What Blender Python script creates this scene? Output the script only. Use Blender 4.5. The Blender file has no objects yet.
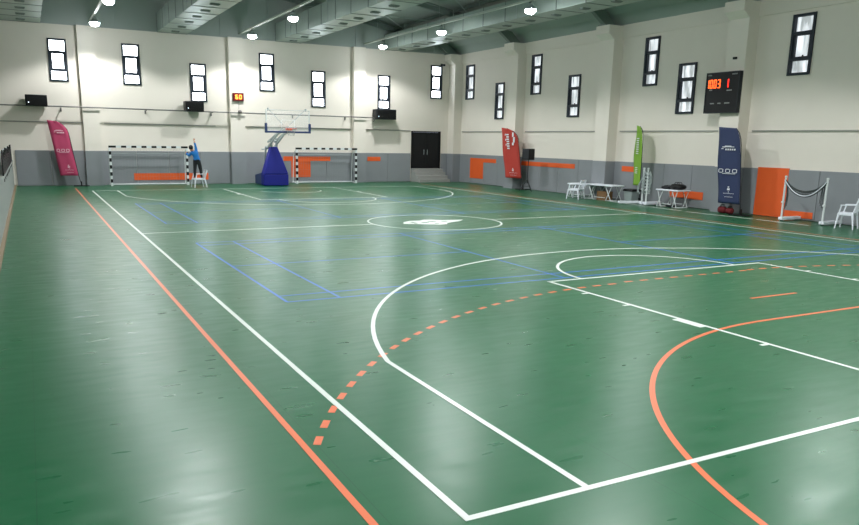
import bpy, bmesh, math, random
from mathutils import Vector, Matrix
random.seed(7)
PI = math.pi
S = bpy.context.scene
C = S.collection

# ---------------------------------------------------------------- camera
cd = bpy.data.cameras.new('camera'); cam = bpy.data.objects.new('camera', cd); C.objects.link(cam)
S.camera = cam
yaw, pit, rol = 0.4803, -0.2151, 0.0173
fw = Vector((math.sin(yaw)*math.cos(pit), math.cos(yaw)*math.cos(pit), math.sin(pit)))
r0 = Vector((math.cos(yaw), -math.sin(yaw), 0)); u0 = r0.cross(fw)
r1 = math.cos(rol)*r0 + math.sin(rol)*u0; u1 = -math.sin(rol)*r0 + math.cos(rol)*u0
m = Matrix.Identity(4)
for i in range(3): m[i][0], m[i][1], m[i][2] = r1[i], u1[i], -fw[i]
m.translation = (-2.099, -3.3087, 2.1564)
cam.matrix_world = m
cd.sensor_width = 36; cd.sensor_fit = 'HORIZONTAL'; cd.lens = 732.1149*36/859
cd.shift_x = 15.2773/859; cd.shift_y = 37.2657/859
cd.clip_end = 200
# ---------------------------------------------------------------- world, exposure
w = bpy.data.worlds.new('world'); S.world = w; w.use_nodes = True
w.node_tree.nodes['Background'].inputs[0].default_value = (.72, .82, 1, 1)
w.node_tree.nodes['Background'].inputs[1].default_value = 1.0
S.view_settings.view_transform = 'Standard'; S.view_settings.look = 'None'
S.view_settings.exposure = 0.14; S.view_settings.gamma = 1
S.view_settings.use_curve_mapping = False
LAMP_W = 660          # one high-bay lamp
LAMP_X = (0.62, 6.86, 13.05); LAMP_Y = (29.4, 23.8, 17.8, 11.8, 5.8, -0.2, -5.4); LAMP_Z = 6.42
WIN_FAR, WIN_RIGHT = 12.0, 0.62

# ---------------------------------------------------------------- helpers
def obj(name, bm, mat, parent=None, smooth=False, bevel=0):
    me = bpy.data.meshes.new(name); bmesh.ops.recalc_face_normals(bm, faces=bm.faces); bm.to_mesh(me); bm.free()
    o = bpy.data.objects.new(name, me); C.objects.link(o)
    for x in (mat if isinstance(mat, (list, tuple)) else [mat]): me.materials.append(x)
    if parent: o.parent = parent
    if smooth:
        for p in me.polygons: p.use_smooth = True
    if bevel:
        b = o.modifiers.new('bevel', 'BEVEL'); b.width = bevel; b.segments = 2; b.limit_method = 'ANGLE'
    return o
def tag(o, label=None, cat=None, group=None, kind=None):
    if label: o['label'] = label
    if cat: o['category'] = cat
    if group: o['group'] = group
    if kind: o['kind'] = kind
    return o
def thing(name, label, cat, loc=(0,0,0), rz=0, group=None, kind=None):
    o = bpy.data.objects.new(name, None); C.objects.link(o); o.empty_display_size = .2
    o.location = loc; o.rotation_euler = (0, 0, rz)
    return tag(o, label, cat, group, kind)
def struct(name, bm, mat, parent=None, **k):
    o = obj(name, bm, mat, parent, **k)
    o['kind'] = 'structure'
    return o
def copy_tree(o, parent=None):
    c = o.copy(); C.objects.link(c); c.parent = parent
    for ch in list(o.children): copy_tree(ch, c)
    return c
def B(): return bmesh.new()
def box(bm, x0, x1, y0, y1, z0, z1, mi=0):
    v = [bm.verts.new((x, y, z)) for z in (z0, z1) for x, y in ((x0,y0),(x1,y0),(x1,y1),(x0,y1))]
    for f in ((0,3,2,1),(4,5,6,7),(0,1,5,4),(1,2,6,5),(2,3,7,6),(3,0,4,7)):
        bm.faces.new([v[i] for i in f]).material_index = mi
    return v
def hull8(bm, bot, top, mi=0):
    n = len(bot)
    a = [bm.verts.new(p) for p in bot]; b = [bm.verts.new(p) for p in top]
    bm.faces.new(a[::-1]).material_index = mi; bm.faces.new(b).material_index = mi
    for i in range(n):
        j = (i+1) % n; bm.faces.new((a[i], a[j], b[j], b[i])).material_index = mi
def tube(bm, pts, r, n=10, mi=0, closed=False, radii=None):
    pts = [Vector(p) for p in pts]; rings = []; N = len(pts); up = None
    for i, p in enumerate(pts):
        if closed: t = (pts[(i+1) % N]-pts[i-1]).normalized()
        else: t = (pts[min(i+1, N-1)]-pts[max(i-1, 0)]).normalized()
        if up is None:
            up = Vector((0,0,1)) if abs(t.z) < .9 else Vector((1,0,0))
        a = t.cross(up).normalized(); b = a.cross(t).normalized(); up = b
        rr = radii[i] if radii else r
        rings.append([bm.verts.new(p + rr*(math.cos(2*PI*k/n)*a+math.sin(2*PI*k/n)*b)) for k in range(n)])
    for i in range(N if closed else N-1):
        A, Bq = rings[i], rings[(i+1) % N]
        for k in range(n):
            bm.faces.new((A[k], A[(k+1) % n], Bq[(k+1) % n], Bq[k])).material_index = mi
    if not closed:
        bm.faces.new(rings[0][::-1]).material_index = mi; bm.faces.new(rings[-1]).material_index = mi
def bar(bm, a, b, r, n=8, mi=0): tube(bm, [a, b], r, n, mi)
def sbar(bm, a, b, wd, ht, mi=0):            # square bar between two points
    a, b = Vector(a), Vector(b); t = (b-a).normalized()
    up = Vector((0,0,1)) if abs(t.z) < .95 else Vector((0,1,0))
    s = t.cross(up).normalized()*wd/2; u = s.cross(t).normalized()*ht/2
    hull8(bm, [a-s-u, a+s-u, a+s+u, a-s+u], [b-s-u, b+s-u, b+s+u, b-s+u], mi)
def lathe(bm, prof, n=24, c=(0,0,0), mi=0):
    rings = [[bm.verts.new((c[0]+r*math.cos(2*PI*k/n), c[1]+r*math.sin(2*PI*k/n), c[2]+z)) for k in range(n)] for r, z in prof]
    for A, Bq in zip(rings, rings[1:]):
        for k in range(n): bm.faces.new((A[k], A[(k+1) % n], Bq[(k+1) % n], Bq[k])).material_index = mi
    bm.faces.new(rings[0][::-1]).material_index = mi; bm.faces.new(rings[-1]).material_index = mi
def prism(bm, pts2, fn, t0, t1, mi=0):       # fn(u, v, t) -> 3D
    hull8(bm, [fn(u, v, t0) for u, v in pts2], [fn(u, v, t1) for u, v in pts2], mi)

# ---------------------------------------------------------------- materials
def srgb(r, g, b):
    f = lambda c: (c/255/12.92) if c/255 <= .04045 else ((c/255+.055)/1.055)**2.4
    return (f(r), f(g), f(b), 1)
def mat(name, col, rough=.5, metal=0, noise=0, scale=6, emit=0, spec=.5, bump=0, alpha=1, trans=0):
    M = bpy.data.materials.new(name); M.use_nodes = True; N = M.node_tree.nodes; L = M.node_tree.links
    p = N['Principled BSDF']; p.inputs['Base Color'].default_value = col
    p.inputs['Roughness'].default_value = rough; p.inputs['Metallic'].default_value = metal
    p.inputs['Specular IOR Level'].default_value = spec
    if trans: p.inputs['Transmission Weight'].default_value = trans
    if emit:
        p.inputs['Emission Color'].default_value = col; p.inputs['Emission Strength'].default_value = emit
    if alpha < 1: p.inputs['Alpha'].default_value = alpha
    if noise or bump:
        tc = N.new('ShaderNodeTexCoord'); nz = N.new('ShaderNodeTexNoise'); nz.inputs['Scale'].default_value = scale
        nz.inputs['Detail'].default_value = 5
        L.new(tc.outputs['Object'], nz.inputs['Vector'])
        if noise:
            mx = N.new('ShaderNodeMix'); mx.data_type = 'RGBA'
            mx.inputs['A'].default_value = tuple(c*(1-noise) for c in col[:3])+(1,)
            mx.inputs['B'].default_value = tuple(min(1, c*(1+noise)) for c in col[:3])+(1,)
            L.new(nz.outputs['Fac'], mx.inputs['Factor']); L.new(mx.outputs['Result'], p.inputs['Base Color'])
        if bump:
            bp = N.new('ShaderNodeBump'); bp.inputs['Strength'].default_value = bump; bp.inputs['Distance'].default_value = .02
            L.new(nz.outputs['Fac'], bp.inputs['Height']); L.new(bp.outputs['Normal'], p.inputs['Normal'])
    return M
def floor_mat(name, col, seams=True):
    M = bpy.data.materials.new(name); M.use_nodes = True; N = M.node_tree.nodes; L = M.node_tree.links
    p = N['Principled BSDF']
    tc = N.new('ShaderNodeTexCoord')
    mp = N.new('ShaderNodeMapping'); mp.inputs['Scale'].default_value = (1.1, .28, 1); L.new(tc.outputs['Object'], mp.inputs[0])
    n1 = N.new('ShaderNodeTexNoise'); n1.inputs['Scale'].default_value = 1.1; n1.inputs['Detail'].default_value = 6; L.new(mp.outputs[0], n1.inputs['Vector'])
    mp2 = N.new('ShaderNodeMapping'); mp2.inputs['Scale'].default_value = (2.2, 9, 1); L.new(tc.outputs['Object'], mp2.inputs[0])
    n2 = N.new('ShaderNodeTexNoise'); n2.inputs['Scale'].default_value = 1.0; n2.inputs['Detail'].default_value = 2; L.new(mp2.outputs[0], n2.inputs['Vector'])
    mx = N.new('ShaderNodeMix'); mx.data_type = 'RGBA'
    mx.inputs['A'].default_value = tuple(c*.86 for c in col[:3])+(1,); mx.inputs['B'].default_value = tuple(c*1.14 for c in col[:3])+(1,)
    L.new(n1.outputs['Fac'], mx.inputs['Factor'])
    out = mx.outputs['Result']
    if seams:
        sx = N.new('ShaderNodeSeparateXYZ'); L.new(tc.outputs['Object'], sx.inputs[0])
        a = N.new('ShaderNodeMath'); a.operation = 'ADD'; a.inputs[1].default_value = 99-1.37; L.new(sx.outputs[0], a.inputs[0])
        b = N.new('ShaderNodeMath'); b.operation = 'PINGPONG'; b.inputs[1].default_value = .9; L.new(a.outputs[0], b.inputs[0])
        c = N.new('ShaderNodeMath'); c.operation = 'LESS_THAN'; c.inputs[1].default_value = .003; L.new(b.outputs[0], c.inputs[0])
        m2 = N.new('ShaderNodeMix'); m2.data_type = 'RGBA'; m2.inputs['B'].default_value = tuple(k*.7 for k in col[:3])+(1,)
        L.new(c.outputs[0], m2.inputs['Factor']); L.new(out, m2.inputs['A']); out = m2.outputs['Result']
    L.new(out, p.inputs['Base Color'])
    r = N.new('ShaderNodeMapRange'); r.inputs['To Min'].default_value = FLOOR_R0; r.inputs['To Max'].default_value = FLOOR_R1
    L.new(n2.outputs['Fac'], r.inputs['Value']); L.new(r.outputs[0], p.inputs['Roughness'])
    bp = N.new('ShaderNodeBump'); bp.inputs['Strength'].default_value = .02; bp.inputs['Distance'].default_value = .01
    L.new(n2.outputs['Fac'], bp.inputs['Height']); L.new(bp.outputs[0], p.inputs['Normal'])
    p.inputs['Specular IOR Level'].default_value = .36
    return M
FLOOR_R0, FLOOR_R1 = .21, .42
M = {}
M['floor'] = floor_mat('floor_green', srgb(24, 88, 54))
M['line_white'] = mat('line_white', srgb(208, 214, 208), .35)
M['line_orange'] = mat('line_orange', srgb(212, 104, 62), .35)
M['line_blue'] = mat('line_blue', srgb(0, 96, 190), .35)
M['cream'] = mat('cream_wall', srgb(226, 219, 208), .8, noise=.03, scale=1.5)
M['cream_r'] = M['cream']
M['pad'] = mat('grey_padding', srgb(132, 136, 140), .6, noise=.05, scale=3)
M['pad_orange'] = mat('orange_padding', srgb(226, 92, 34), .6, noise=.05, scale=3)
M['ceil'] = mat('roof_lining', srgb(158, 168, 163), .8, noise=.06, scale=.8)
M['steel_dark'] = mat('dark_steel', srgb(116, 128, 122), .5)
M['duct'] = mat('galvanised_duct', srgb(158, 172, 164), .42, .35, noise=.08, scale=2.5)
M['duct_seam'] = mat('duct_flange', srgb(120, 130, 125), .5, .3)
M['tray'] = mat('cable_tray', srgb(196, 200, 192), .5)
M['black'] = mat('black_plastic', srgb(14, 15, 17), .5, spec=.3)
M['charcoal'] = mat('charcoal_metal', srgb(32, 35, 40), .5, spec=.3)
M['frame'] = mat('window_frame_grey', srgb(34, 42, 52), .5, spec=.3)
M['sill'] = mat('rail_grey', srgb(150, 150, 142), .6)
M['pipe'] = mat('pipe_grey', srgb(110, 108, 104), .5, .3)
M['white_pl'] = mat('white_plastic', srgb(226, 230, 238), .4)
M['white_met'] = mat('white_metal', srgb(214, 220, 220), .4)
M['grey_met'] = mat('grey_metal', srgb(168, 178, 178), .4, .3)
M['blue_pad'] = mat('royal_blue_vinyl', srgb(0, 16, 132), .6)
M['navy_pad'] = mat('navy_vinyl', srgb(44, 62, 104), .5)
M['concrete'] = mat('step_stone', srgb(146, 148, 144), .7, noise=.08, scale=8)
M['pink'] = mat('crimson_flag', srgb(176, 58, 96), .7)
M['red'] = mat('red_flag', srgb(178, 54, 42), .7)
M['green'] = mat('green_flag', srgb(118, 162, 44), .7)
M['navy'] = mat('navy_flag', srgb(38, 50, 86), .7)
M['mark'] = mat('white_print', srgb(216, 218, 222), .6)
M['mark_pink'] = mat('pale_print', srgb(222, 178, 192), .6)
M['door'] = mat('black_door', srgb(18, 21, 23), .5, spec=.3)
M['rim'] = mat('rim_orange', srgb(222, 88, 58), .45)
M['net'] = mat('net_cord', srgb(150, 154, 152), .8)
M['net_dark'] = mat('net_black', srgb(52, 58, 58), .8)
M['card'] = mat('brown_board', srgb(116, 86, 54), .8, noise=.1)
M['skin'] = mat('skin', srgb(196, 140, 112), .6)
M['shirt'] = mat('blue_shirt', srgb(22, 112, 186), .8)
M['trouser'] = mat('black_cloth', srgb(24, 26, 32), .8)
M['hair'] = mat('dark_hair', srgb(24, 20, 20), .7)
M['redbag'] = mat('red_cloth', srgb(96, 16, 24), .9)
M['glass'] = mat('board_glass', (1, 1, 1, 1), .05, alpha=.12)
M['wood'] = mat('kerb_brown', srgb(120, 104, 78), .6)
M['led'] = mat('led_orange', (1, .13, .02, 1), emit=2.0)
M['led_red'] = mat('led_red', (1, .02, .01, 1), emit=2.2)
M['led_white'] = mat('led_white', (.7, .85, 1, 1), emit=3)
M['lens'] = mat('lamp_lens', (.93, .97, 1, 1), emit=115)
M['parapet'] = mat('pale_parapet', srgb(140, 146, 142), .55, noise=.05, scale=2)
def pane(name, col, strength, streak):
    Mt = bpy.data.materials.new(name); Mt.use_nodes = True; N = Mt.node_tree.nodes; L = Mt.node_tree.links
    p = N['Principled BSDF']; p.inputs['Base Color'].default_value = (.5, .5, .5, 1); p.inputs['Roughness'].default_value = .3
    tc = N.new('ShaderNodeTexCoord'); mp = N.new('ShaderNodeMapping'); mp.inputs['Scale'].default_value = (5, 5, 1.1)
    L.new(tc.outputs['Object'], mp.inputs[0])
    nz = N.new('ShaderNodeTexNoise'); nz.inputs['Scale'].default_value = 1.3; L.new(mp.outputs[0], nz.inputs['Vector'])
    cr = N.new('ShaderNodeMapRange'); cr.inputs['From Min'].default_value = .4; cr.inputs['From Max'].default_value = .6
    cr.inputs['To Min'].default_value = strength*(1-streak); cr.inputs['To Max'].default_value = strength*(1+streak)
    L.new(nz.outputs['Fac'], cr.inputs['Value']); L.new(cr.outputs[0], p.inputs['Emission Strength'])
    p.inputs['Emission Color'].default_value = col
    return Mt
M['pane_far'] = pane('daylit_glass', (.86, .93, 1, 1), WIN_FAR, .1)
M['pane_right'] = pane('dim_daylit_glass', (.88, .95, 1, 1), WIN_RIGHT, .55)

# ---------------------------------------------------------------- room shell
XR, YF, YN, XL = 18.37, 31.56, -8.0, -7.2
ZW, ZD = 6.53, 1.465
PX = -2.72                                    # parapet face
WIN_F = [(-1.04,-.37,4.29,5.95),(1.80,2.48,4.28,5.94),(4.60,5.28,3.68,5.30),(7.75,8.43,4.28,5.94),(10.29,10.97,3.64,5.30),(13.80,14.45,3.66,5.28),(16.82,17.46,4.29,5.93)]
WIN_R = [(29.75,30.52,4.25,5.92),(27.02,27.72,3.22,4.89),(24.15,24.85,4.25,5.93),(21.46,22.18,3.22,4.89),(17.22,17.88,4.25,5.92),(15.44,16.18,3.22,4.88),(11.24,11.93,4.24,5.93),
         (5.2,5.9,4.25,5.92),(3.4,4.1,3.22,4.88),(-.8,-.1,4.25,5.92)]
def wall_grid(bm, u0, u1, z0, z1, holes, fn, t0, t1):
    us = sorted({u0, u1}|{h[0] for h in holes}|{h[1] for h in holes}); zs = sorted({z0, z1}|{h[2] for h in holes}|{h[3] for h in holes})
    for a, b in zip(us, us[1:]):
        run = None
        for c, d in zip(zs, zs[1:]):
            um, zm = (a+b)/2, (c+d)/2
            if any(h[0] < um < h[1] and h[2] < zm < h[3] for h in holes):
                if run: fn(bm, a, b, run[0], run[1], t0, t1); run = None
            else: run = (run[0], d) if run else (c, d)
        if run: fn(bm, a, b, run[0], run[1], t0, t1)
DOOR = (15.72, 17.47, .68, 2.61)
bm = B(); wall_grid(bm, XL-.3, XR+.3, 0, ZW, WIN_F+[DOOR], lambda b, a, c, z0, z1, t0, t1: box(b, a, c, t0, t1, z0, z1), YF, YF+.3)
struct('wall_far', bm, M['cream'])
bm = B(); wall_grid(bm, YN-.3, YF, 0, ZW, WIN_R, lambda b, a, c, z0, z1, t0, t1: box(b, t0, t1, a, c, z0, z1), XR, XR+.3)
struct('wall_right', bm, M['cream'])
bm = B(); box(bm, XL-.3, XL, YN-.3, YF, 0, 9.2); struct('wall_left', bm, M['cream'])
bm = B(); box(bm, XL-.3, XR+.3, YN-.3, YN, 0, 9.2); struct('wall_near', bm, M['cream'])
bm = B(); box(bm, XL-.3, XR+.3, YF+.06, YF+.3, ZW, 9.4)
for k in range(12): box(bm, XL+k*2.2, XL+k*2.2+.03, YF+.03, YF+.06, ZW, 9.2)
struct('wall_gable', bm, M['ceil'])
bm = B(); box(bm, XL-.3, XR+.3, YN-.3, YF+.3, -.2, 0); floor = struct('floor', bm, M['floor'])

# roof: lining that curves up from the right wall to a ridge
prof = [(XR+.3, 6.5), (XR, 6.53), (18.0, 6.9), (17.5, 7.18), (16.6, 7.42), (5.7, 9.25), (-6.2, 7.3), (-6.9, 7.0), (XL-.3, 6.8)]
bm = B(); ny = 42
ys = [YN-.3 + (YF+.6-YN)*j/ny for j in range(ny+1)]
COLY = (31.3, 25.7, 19.47, 13.5, 7.45, 1.4, -4.7)
def sag(y):
    d = min(abs(y-c) for c in COLY)
    return .07*math.cos(min(d, 3)/3*PI/2)
rows = [[bm.verts.new((x, y, z-(.07-sag(y) if 0 < i < len(prof)-1 else 0))) for i, (x, z) in enumerate(prof)] for y in ys]
rows2 = [[bm.verts.new((x, y, z+.15)) for x, z in prof] for y in ys]
for A, Bq in zip(rows, rows[1:]):
    for a, b, c, d in zip(A, A[1:], Bq[1:], Bq): bm.faces.new((a, b, c, d))
for A, Bq in zip(rows2, rows2[1:]):
    for a, b, c, d in zip(A, A[1:], Bq[1:], Bq): bm.faces.new((a, b, c, d))
struct('ceiling', bm, M['ceil'])

# ---------------------------------------------------------------- pillars
FX = [(.06, .72), (6.27, 6.93), (12.38, 13.02), (17.5, XR)]
bm = None
for a, b in FX[:3]:
    bm = B(); box(bm, a, b, YF-.28, YF, ZD, ZW); box(bm, a-.02, b+.02, YF-.31, YF, 0, ZD, 1)
    struct('pilaster', bm, [M['cream'], M['pad']])
for y in COLY:
    y0, y1 = y-.37, min(y+.37, YF-.001)
    bm = B(); xf = 17.9
    box(bm, xf, XR, y0, y1, ZD, 6.0)
    hull8(bm, [(xf,y0,6.0),(XR,y0,6.0),(XR,y1,6.0),(xf,y1,6.0)], [(17.62,y0,6.2),(XR,y0,6.2),(XR,y1,6.2),(17.62,y1,6.2)])
    box(bm, 17.62, XR, y0, y1, 6.2, 6.5)
    box(bm, xf-.03, XR, y0-.03, y1, 0, ZD, 1)
    struct('pillar', bm, [M['cream'], M['pad']])
# roof frames
for y in COLY:
    bm = B()
    box(bm, 17.55, 18.36, y-.2, y+.2, 6.5, 6.54)
    hull8(bm, [(17.62,y-.1,6.54),(18.2,y-.1,6.54),(18.2,y+.1,6.54),(17.62,y+.1,6.54)], [(16.7,y-.1,7.22),(17.7,y-.1,6.98),(17.7,y+.1,6.98),(16.7,y+.1,7.22)])
    for (xa, za), (xb, zb) in (((17.3, 7.0), (5.7, 9.0)), ((5.7, 9.0), (-6.3, 7.02))):
        sbar(bm, (xa, y, za), (xb, y, zb), .04, .2); 
        sbar(bm, (xa, y, za-.1), (xb, y, zb-.1), .16, .02); sbar(bm, (xa, y, za+.14), (xb, y, zb+.14), .2, .03)
    struct('roof_frame', bm, M['steel_dark'])
bm = B()
for x in (16.2, 14.6, 13.0, 11.4, 9.8, 8.2, 6.4, 4.6, 2.8, 1.0, -.8, -2.6, -4.4):
    z = 9.25-abs(x-5.7)*(9.25-7.42)/(16.6-5.7) - .14
    box(bm, x-.04, x+.04, YN, YF, z-.12, z)
struct('roof_purlins', bm, M['steel_dark'])
bm = B()
for a, b in zip(COLY, COLY[1:]):
    for xa, xb in ((16.0, 9.5), (9.5, 16.0)):
        zz = lambda x: 9.0-abs(x-5.7)*.168-.2
        bar(bm, (xa, a, zz(xa)), (xb, b, zz(xb)), .018, 6)
struct('roof_bracing', bm, M['grey_met'])

# ---------------------------------------------------------------- padded dado
def pad_run(name, u0, u1, fn, seam, mat_, t=.05):
    bm = B(); n = max(1, round((u1-u0)/seam)); s = (u1-u0)/n
    for k in range(n): fn(bm, u0+k*s+.006, u0+(k+1)*s-.006, t)
    return struct(name, bm, mat_, bevel=.008)
ff = lambda bm, a, b, t: box(bm, a, b, YF-t, YF, .012, ZD)
fr = lambda bm, a, b, t: box(bm, XR-t, XR, a, b, .012, ZD)
for a, b in ((-2.6, .03), (.75, 6.24), (6.96, 12.35), (13.05, 15.68), (17.5, 17.86)): pad_run('wall_padding', a, b, ff, 1.3, M['pad'])
prev = 30.9
for y in COLY[1:]:
    pad_run('wall_padding', y+.38, prev, fr, 1.35, M['pad']); prev = y-.41
for rects in ([(1.97,5.2,.2,.5)], [(8.8,11.2,1.06,1.27),(9.18,10.16,.28,1.06)], [(13.21,13.94,1.06,1.27)]):
    bm = B()
    for a, b, c, d in rects: box(bm, a, b, YF-.062, YF-.02, c, d)
    struct('orange_padding_patch', bm, M['pad_orange'])
for rects in ([(27.42,28.57,1.1,1.29),(28.57,29.82,.27,1.29)], [(21.44,25.28,1.08,1.27)], [(17.92,18.62,1.1,1.3)], [(14.6,16.1,.3,.56)], [(11.46,12.54,.012,1.5)], [(10.52,11.44,.06,.25)]):
    bm = B()
    for a, b, c, d in rects: box(bm, XR-.065, XR-.02, a, b, c, d)
    struct('orange_padding_patch', bm, M['pad_orange'])
bm = B(); box(bm, PX-.2, PX, YN, YF, 0, 1.02); box(bm, PX-.24, PX+.03, YN, YF, 1.02, 1.06)
struct('parapet_left', bm, M['parapet'])
bm = B(); box(bm, PX, PX+.07, YN, YF-.06, 0, .05); struct('baseboard_left', bm, M['wood'])
bm = B(); box(bm, XL, PX-.2, YN, YF, 0, .6); struct('stand_platform', bm, M['concrete'])

# thin ledges on both walls
for k, (a, b) in enumerate(((-7, .04), (.9, 5.62), (7.0, 12.3), (13.1, 15.66))):
    bm = B(); box(bm, a, b, YF-.04, YF, 2.60, 2.645); struct('trim_%d' % (k+1), bm, M['sill'])
prev = 30.85
for k, y in enumerate(COLY[1:]):
    bm = B(); box(bm, XR-.04, XR, y+.45, prev-.05, 2.59, 2.635); struct('trim_%d' % (k+5), bm, M['sill']); prev = y-.5
bm = B(); box(bm, XR-.06, XR, YN, YF, 6.06, ZW); struct('trim_11', bm, M['cream'])

# ---------------------------------------------------------------- windows and door
def window(n, u0, u1, z0, z1, side):
    w_ = thing('window_%d' % n, None, None, kind='structure')
    g = M['pane_far'] if side == 'F' else M['pane_right']
    def bx(bm, a, b, c, d, t0, t1):
        if side == 'F': box(bm, a, b, YF+t0, YF+t1, c, d)
        else: box(bm, XR+t0, XR+t1, a, b, c, d)
    f = .055; h = z1-z0; za, zb = z0+h*.255, z0+h*.70
    bm = B()
    bx(bm, u0-.02, u0+f, z0-.02, z1+.02, -.05, .1); bx(bm, u1-f, u1+.02, z0-.02, z1+.02, -.05, .1)
    for c, d in ((z0-.02, z0+f), (z1-f, z1+.02), (za-f/2-.01, za+f/2+.01), (zb-f/2-.01, zb+f/2+.01)): bx(bm, u0+f, u1-f, c, d, -.05, .1)
    struct('window_frame', bm, M['frame'], w_)
    bm = B()
    a, b, c, d = u0+f, u1-f, za+.037, zb-.037; s = .07
    bx(bm, a, a+s, c, d, -.02, .06); bx(bm, b-s, b, c, d, -.02, .06); bx(bm, a+s, b-s, c, c+s*.6, -.02, .06); bx(bm, a+s, b-s, d-s*.6, d, -.02, .06)
    struct('window_sash', bm, M['frame'], w_)
    bm = B(); bx(bm, u0+.02, u1-.02, z0+.02, z1-.02, .07, .085); struct('window_glass', bm, g, w_)
    bm = B(); bx(bm, a+s+.12, a+s+.16, c+.02, c+.08, -.045, -.02); struct('window_handle', bm, M['black'], w_)
for k, r in enumerate(WIN_F): window(k+1, *r, 'F')
for k, r in enumerate(WIN_R): window(k+8, *r, 'R')
d = thing('door_1', None, None, kind='structure')
x0, x1, z0, z1 = DOOR
bm = B(); box(bm, x0, x0+.06, YF-.03, YF+.12, z0, z1); box(bm, x1-.06, x1, YF-.03, YF+.12, z0, z1); box(bm, x0+.06, x1-.06, YF-.03, YF+.12, z1-.06, z1); struct('door_frame', bm, M['black'], d)
xm = (x0+x1)/2
for a, b, hx in ((x0+.065, xm-.004, xm-.1), (xm+.004, x1-.065, xm+.1)):
    bm = B(); box(bm, a, b, YF+.03, YF+.08, z0+.01, z1-.065)
    for c, e in ((.12, .85), (1.0, 1.75)): box(bm, a+.12, b-.12, YF+.02, YF+.03, z0+c, z0+e)
    lf = struct('door_leaf', bm, M['door'], d)
    bm = B(); bar(bm, (hx, YF+.0, z0+.72), (hx, YF+.0, z0+.98), .012); bar(bm, (hx, YF+.02, z0+.75), (hx, YF-.0, z0+.75), .01); bar(bm, (hx, YF+.02, z0+.95), (hx, YF-.0, z0+.95), .01)
    struct('door_handle', bm, M['grey_met'], lf)
bm = B(); box(bm, x0, x1, YF-.0, YF+.3, z0-.04, z0); struct('door_sill', bm, M['white_met'], d)
bm = B()
for k in range(4): box(bm, 15.72+.0, 17.52+.0, YF-.26*(k+1)-.02, YF-.26*k-.02 if k else YF-.001, 0, .68-.17*k)
struct('entrance_steps', bm, M['concrete'], bevel=.01)

# ---------------------------------------------------------------- court markings, painted on the floor
ZC = [0]
def line(bm, a, b, wd, z):
    ZC[0] += 1; z += .00003*(ZC[0] % 12)
    a, b = Vector((*a, 0)), Vector((*b, 0)); t = (b-a).normalized(); s = Vector((-t.y, t.x, 0))*wd/2
    hull8(bm, [a-s, b-s, b+s, a+s], [p+Vector((0,0,z)) for p in (a-s, b-s, b+s, a+s)])
def arc(bm, c, r, a0, a1, wd, z, n=64):
    for k in range(n):
        p = []
        for q in (k, k+1):
            t = a0+(a1-a0)*q/n; p.append([(c[0]+(r+s)*math.cos(t), c[1]+(r+s)*math.sin(t)) for s in (-wd/2, wd/2)])
        P = [p[0][0], p[0][1], p[1][1], p[1][0]]
        hull8(bm, [(x, y, 0) for x, y in P], [(x, y, z) for x, y in P])
W5 = .05; z = .0030
bm = B()
for f in (lambda y: y, lambda y: 28-y):
    sgn = 1 if f(1) == 1 else -1
    line(bm, (-.025, f(0)), (15.025, f(0)), W5, z)
    for X in (.9, 14.1): line(bm, (X, f(0)), (X, f(2.99)), W5, z)
    th = math.asin((2.99-1.575)/6.75)
    arc(bm, (7.5, f(1.575)), 6.75, sgn*th, sgn*(PI-th), W5, z)
    for X in (5.05, 9.95):
        line(bm, (X, f(0)), (X, f(5.8)), W5, z)
        o = -.1 if X < 7 else .1
        for Y in (1.85, 3.1, 4.0, 4.85): line(bm, (X, f(Y)), (X+o*1.3, f(Y)), W5, z)
        line(bm, (X+o*.5, f(2.70)), (X+o*.5, f(3.14)), .14, z)
    line(bm, (5.025, f(5.8)), (9.975, f(5.8)), W5, z)
    arc(bm, (7.5, f(5.8)), 1.8, 0, sgn*PI, W5, z)
    arc(bm, (7.5, f(1.575)), 1.25, 0, sgn*PI, W5, z, 32) if sgn < 0 else None
for X in (0, 15): line(bm, (X, -.025), (X, 28.025), W5, z)
line(bm, (0, 14), (5.7, 14), W5, z); line(bm, (9.3, 14), (15.15, 14), W5, z); arc(bm, (7.5, 14), 1.8, 0, 2*PI, W5, z, 96)
struct('basketball_lines', bm, M['line_white'], floor)
bm = B(); z = .0022
line(bm, (-.52, -3.4), (-.52, 29.6), W5, z)
line(bm, (15.32, -3.4), (15.32, 29.6), .03, z)
line(bm, (7.0, 3.63), (8.0, 3.63), W5, z)
arc(bm, (6, -2.0), 4.63, PI/2, PI, W5, z); arc(bm, (9, -2.0), 4.63, 0, PI/2, W5, z); line(bm, (6, 2.63), (9, 2.63), W5, z)
line(bm, (-.52, -2), (15.32, -2), W5, z)
def dashed(cx, a0, a1, R=7.32):
    n = int(R*abs(a1-a0)/.315)
    for k in range(n+1):
        t = a0+(a1-a0)*k/n; arc(bm, (cx, -2.0), R, t-.0105*1.0, t+.0105*1.0, W5*1.15, z, 2)
dashed(6, PI*.843, PI/2+.02, 7.26); dashed(9, PI/2-.02, .35, 7.35)
for k in range(9): line(bm, (6.17+k*.333, 5.32), (6.33+k*.333, 5.32), W5, z)
struct('handball_lines', bm, M['line_orange'], floor)
for y0 in (5.98, 15.75):
    bm = B(); z = .0016; w_ = .04; y1 = y0+6.1; a, b = .82, 14.22
    for Y in (y0, y0+.4, y1-.4, y1): line(bm, (a, Y), (b, Y), w_, z)
    for X in (a, a+.76, 5.5, 9.5, b-.76, b): line(bm, (X, y0), (X, y1), w_, z)
    line(bm, (a, (y0+y1)/2), (5.5, (y0+y1)/2), w_, z); line(bm, (9.5, (y0+y1)/2), (b, (y0+y1)/2), w_, z)
    struct('badminton_lines', bm, M['line_blue'], floor)
bm = B()
for a, b in (((17.4, 18.75), (17.0, 14.25)), ((16.95, 14.0), (17.12, 11.6)), ((17.1, 11.45), (17.14, 9.8))): line(bm, a, b, .07, .003)
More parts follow.
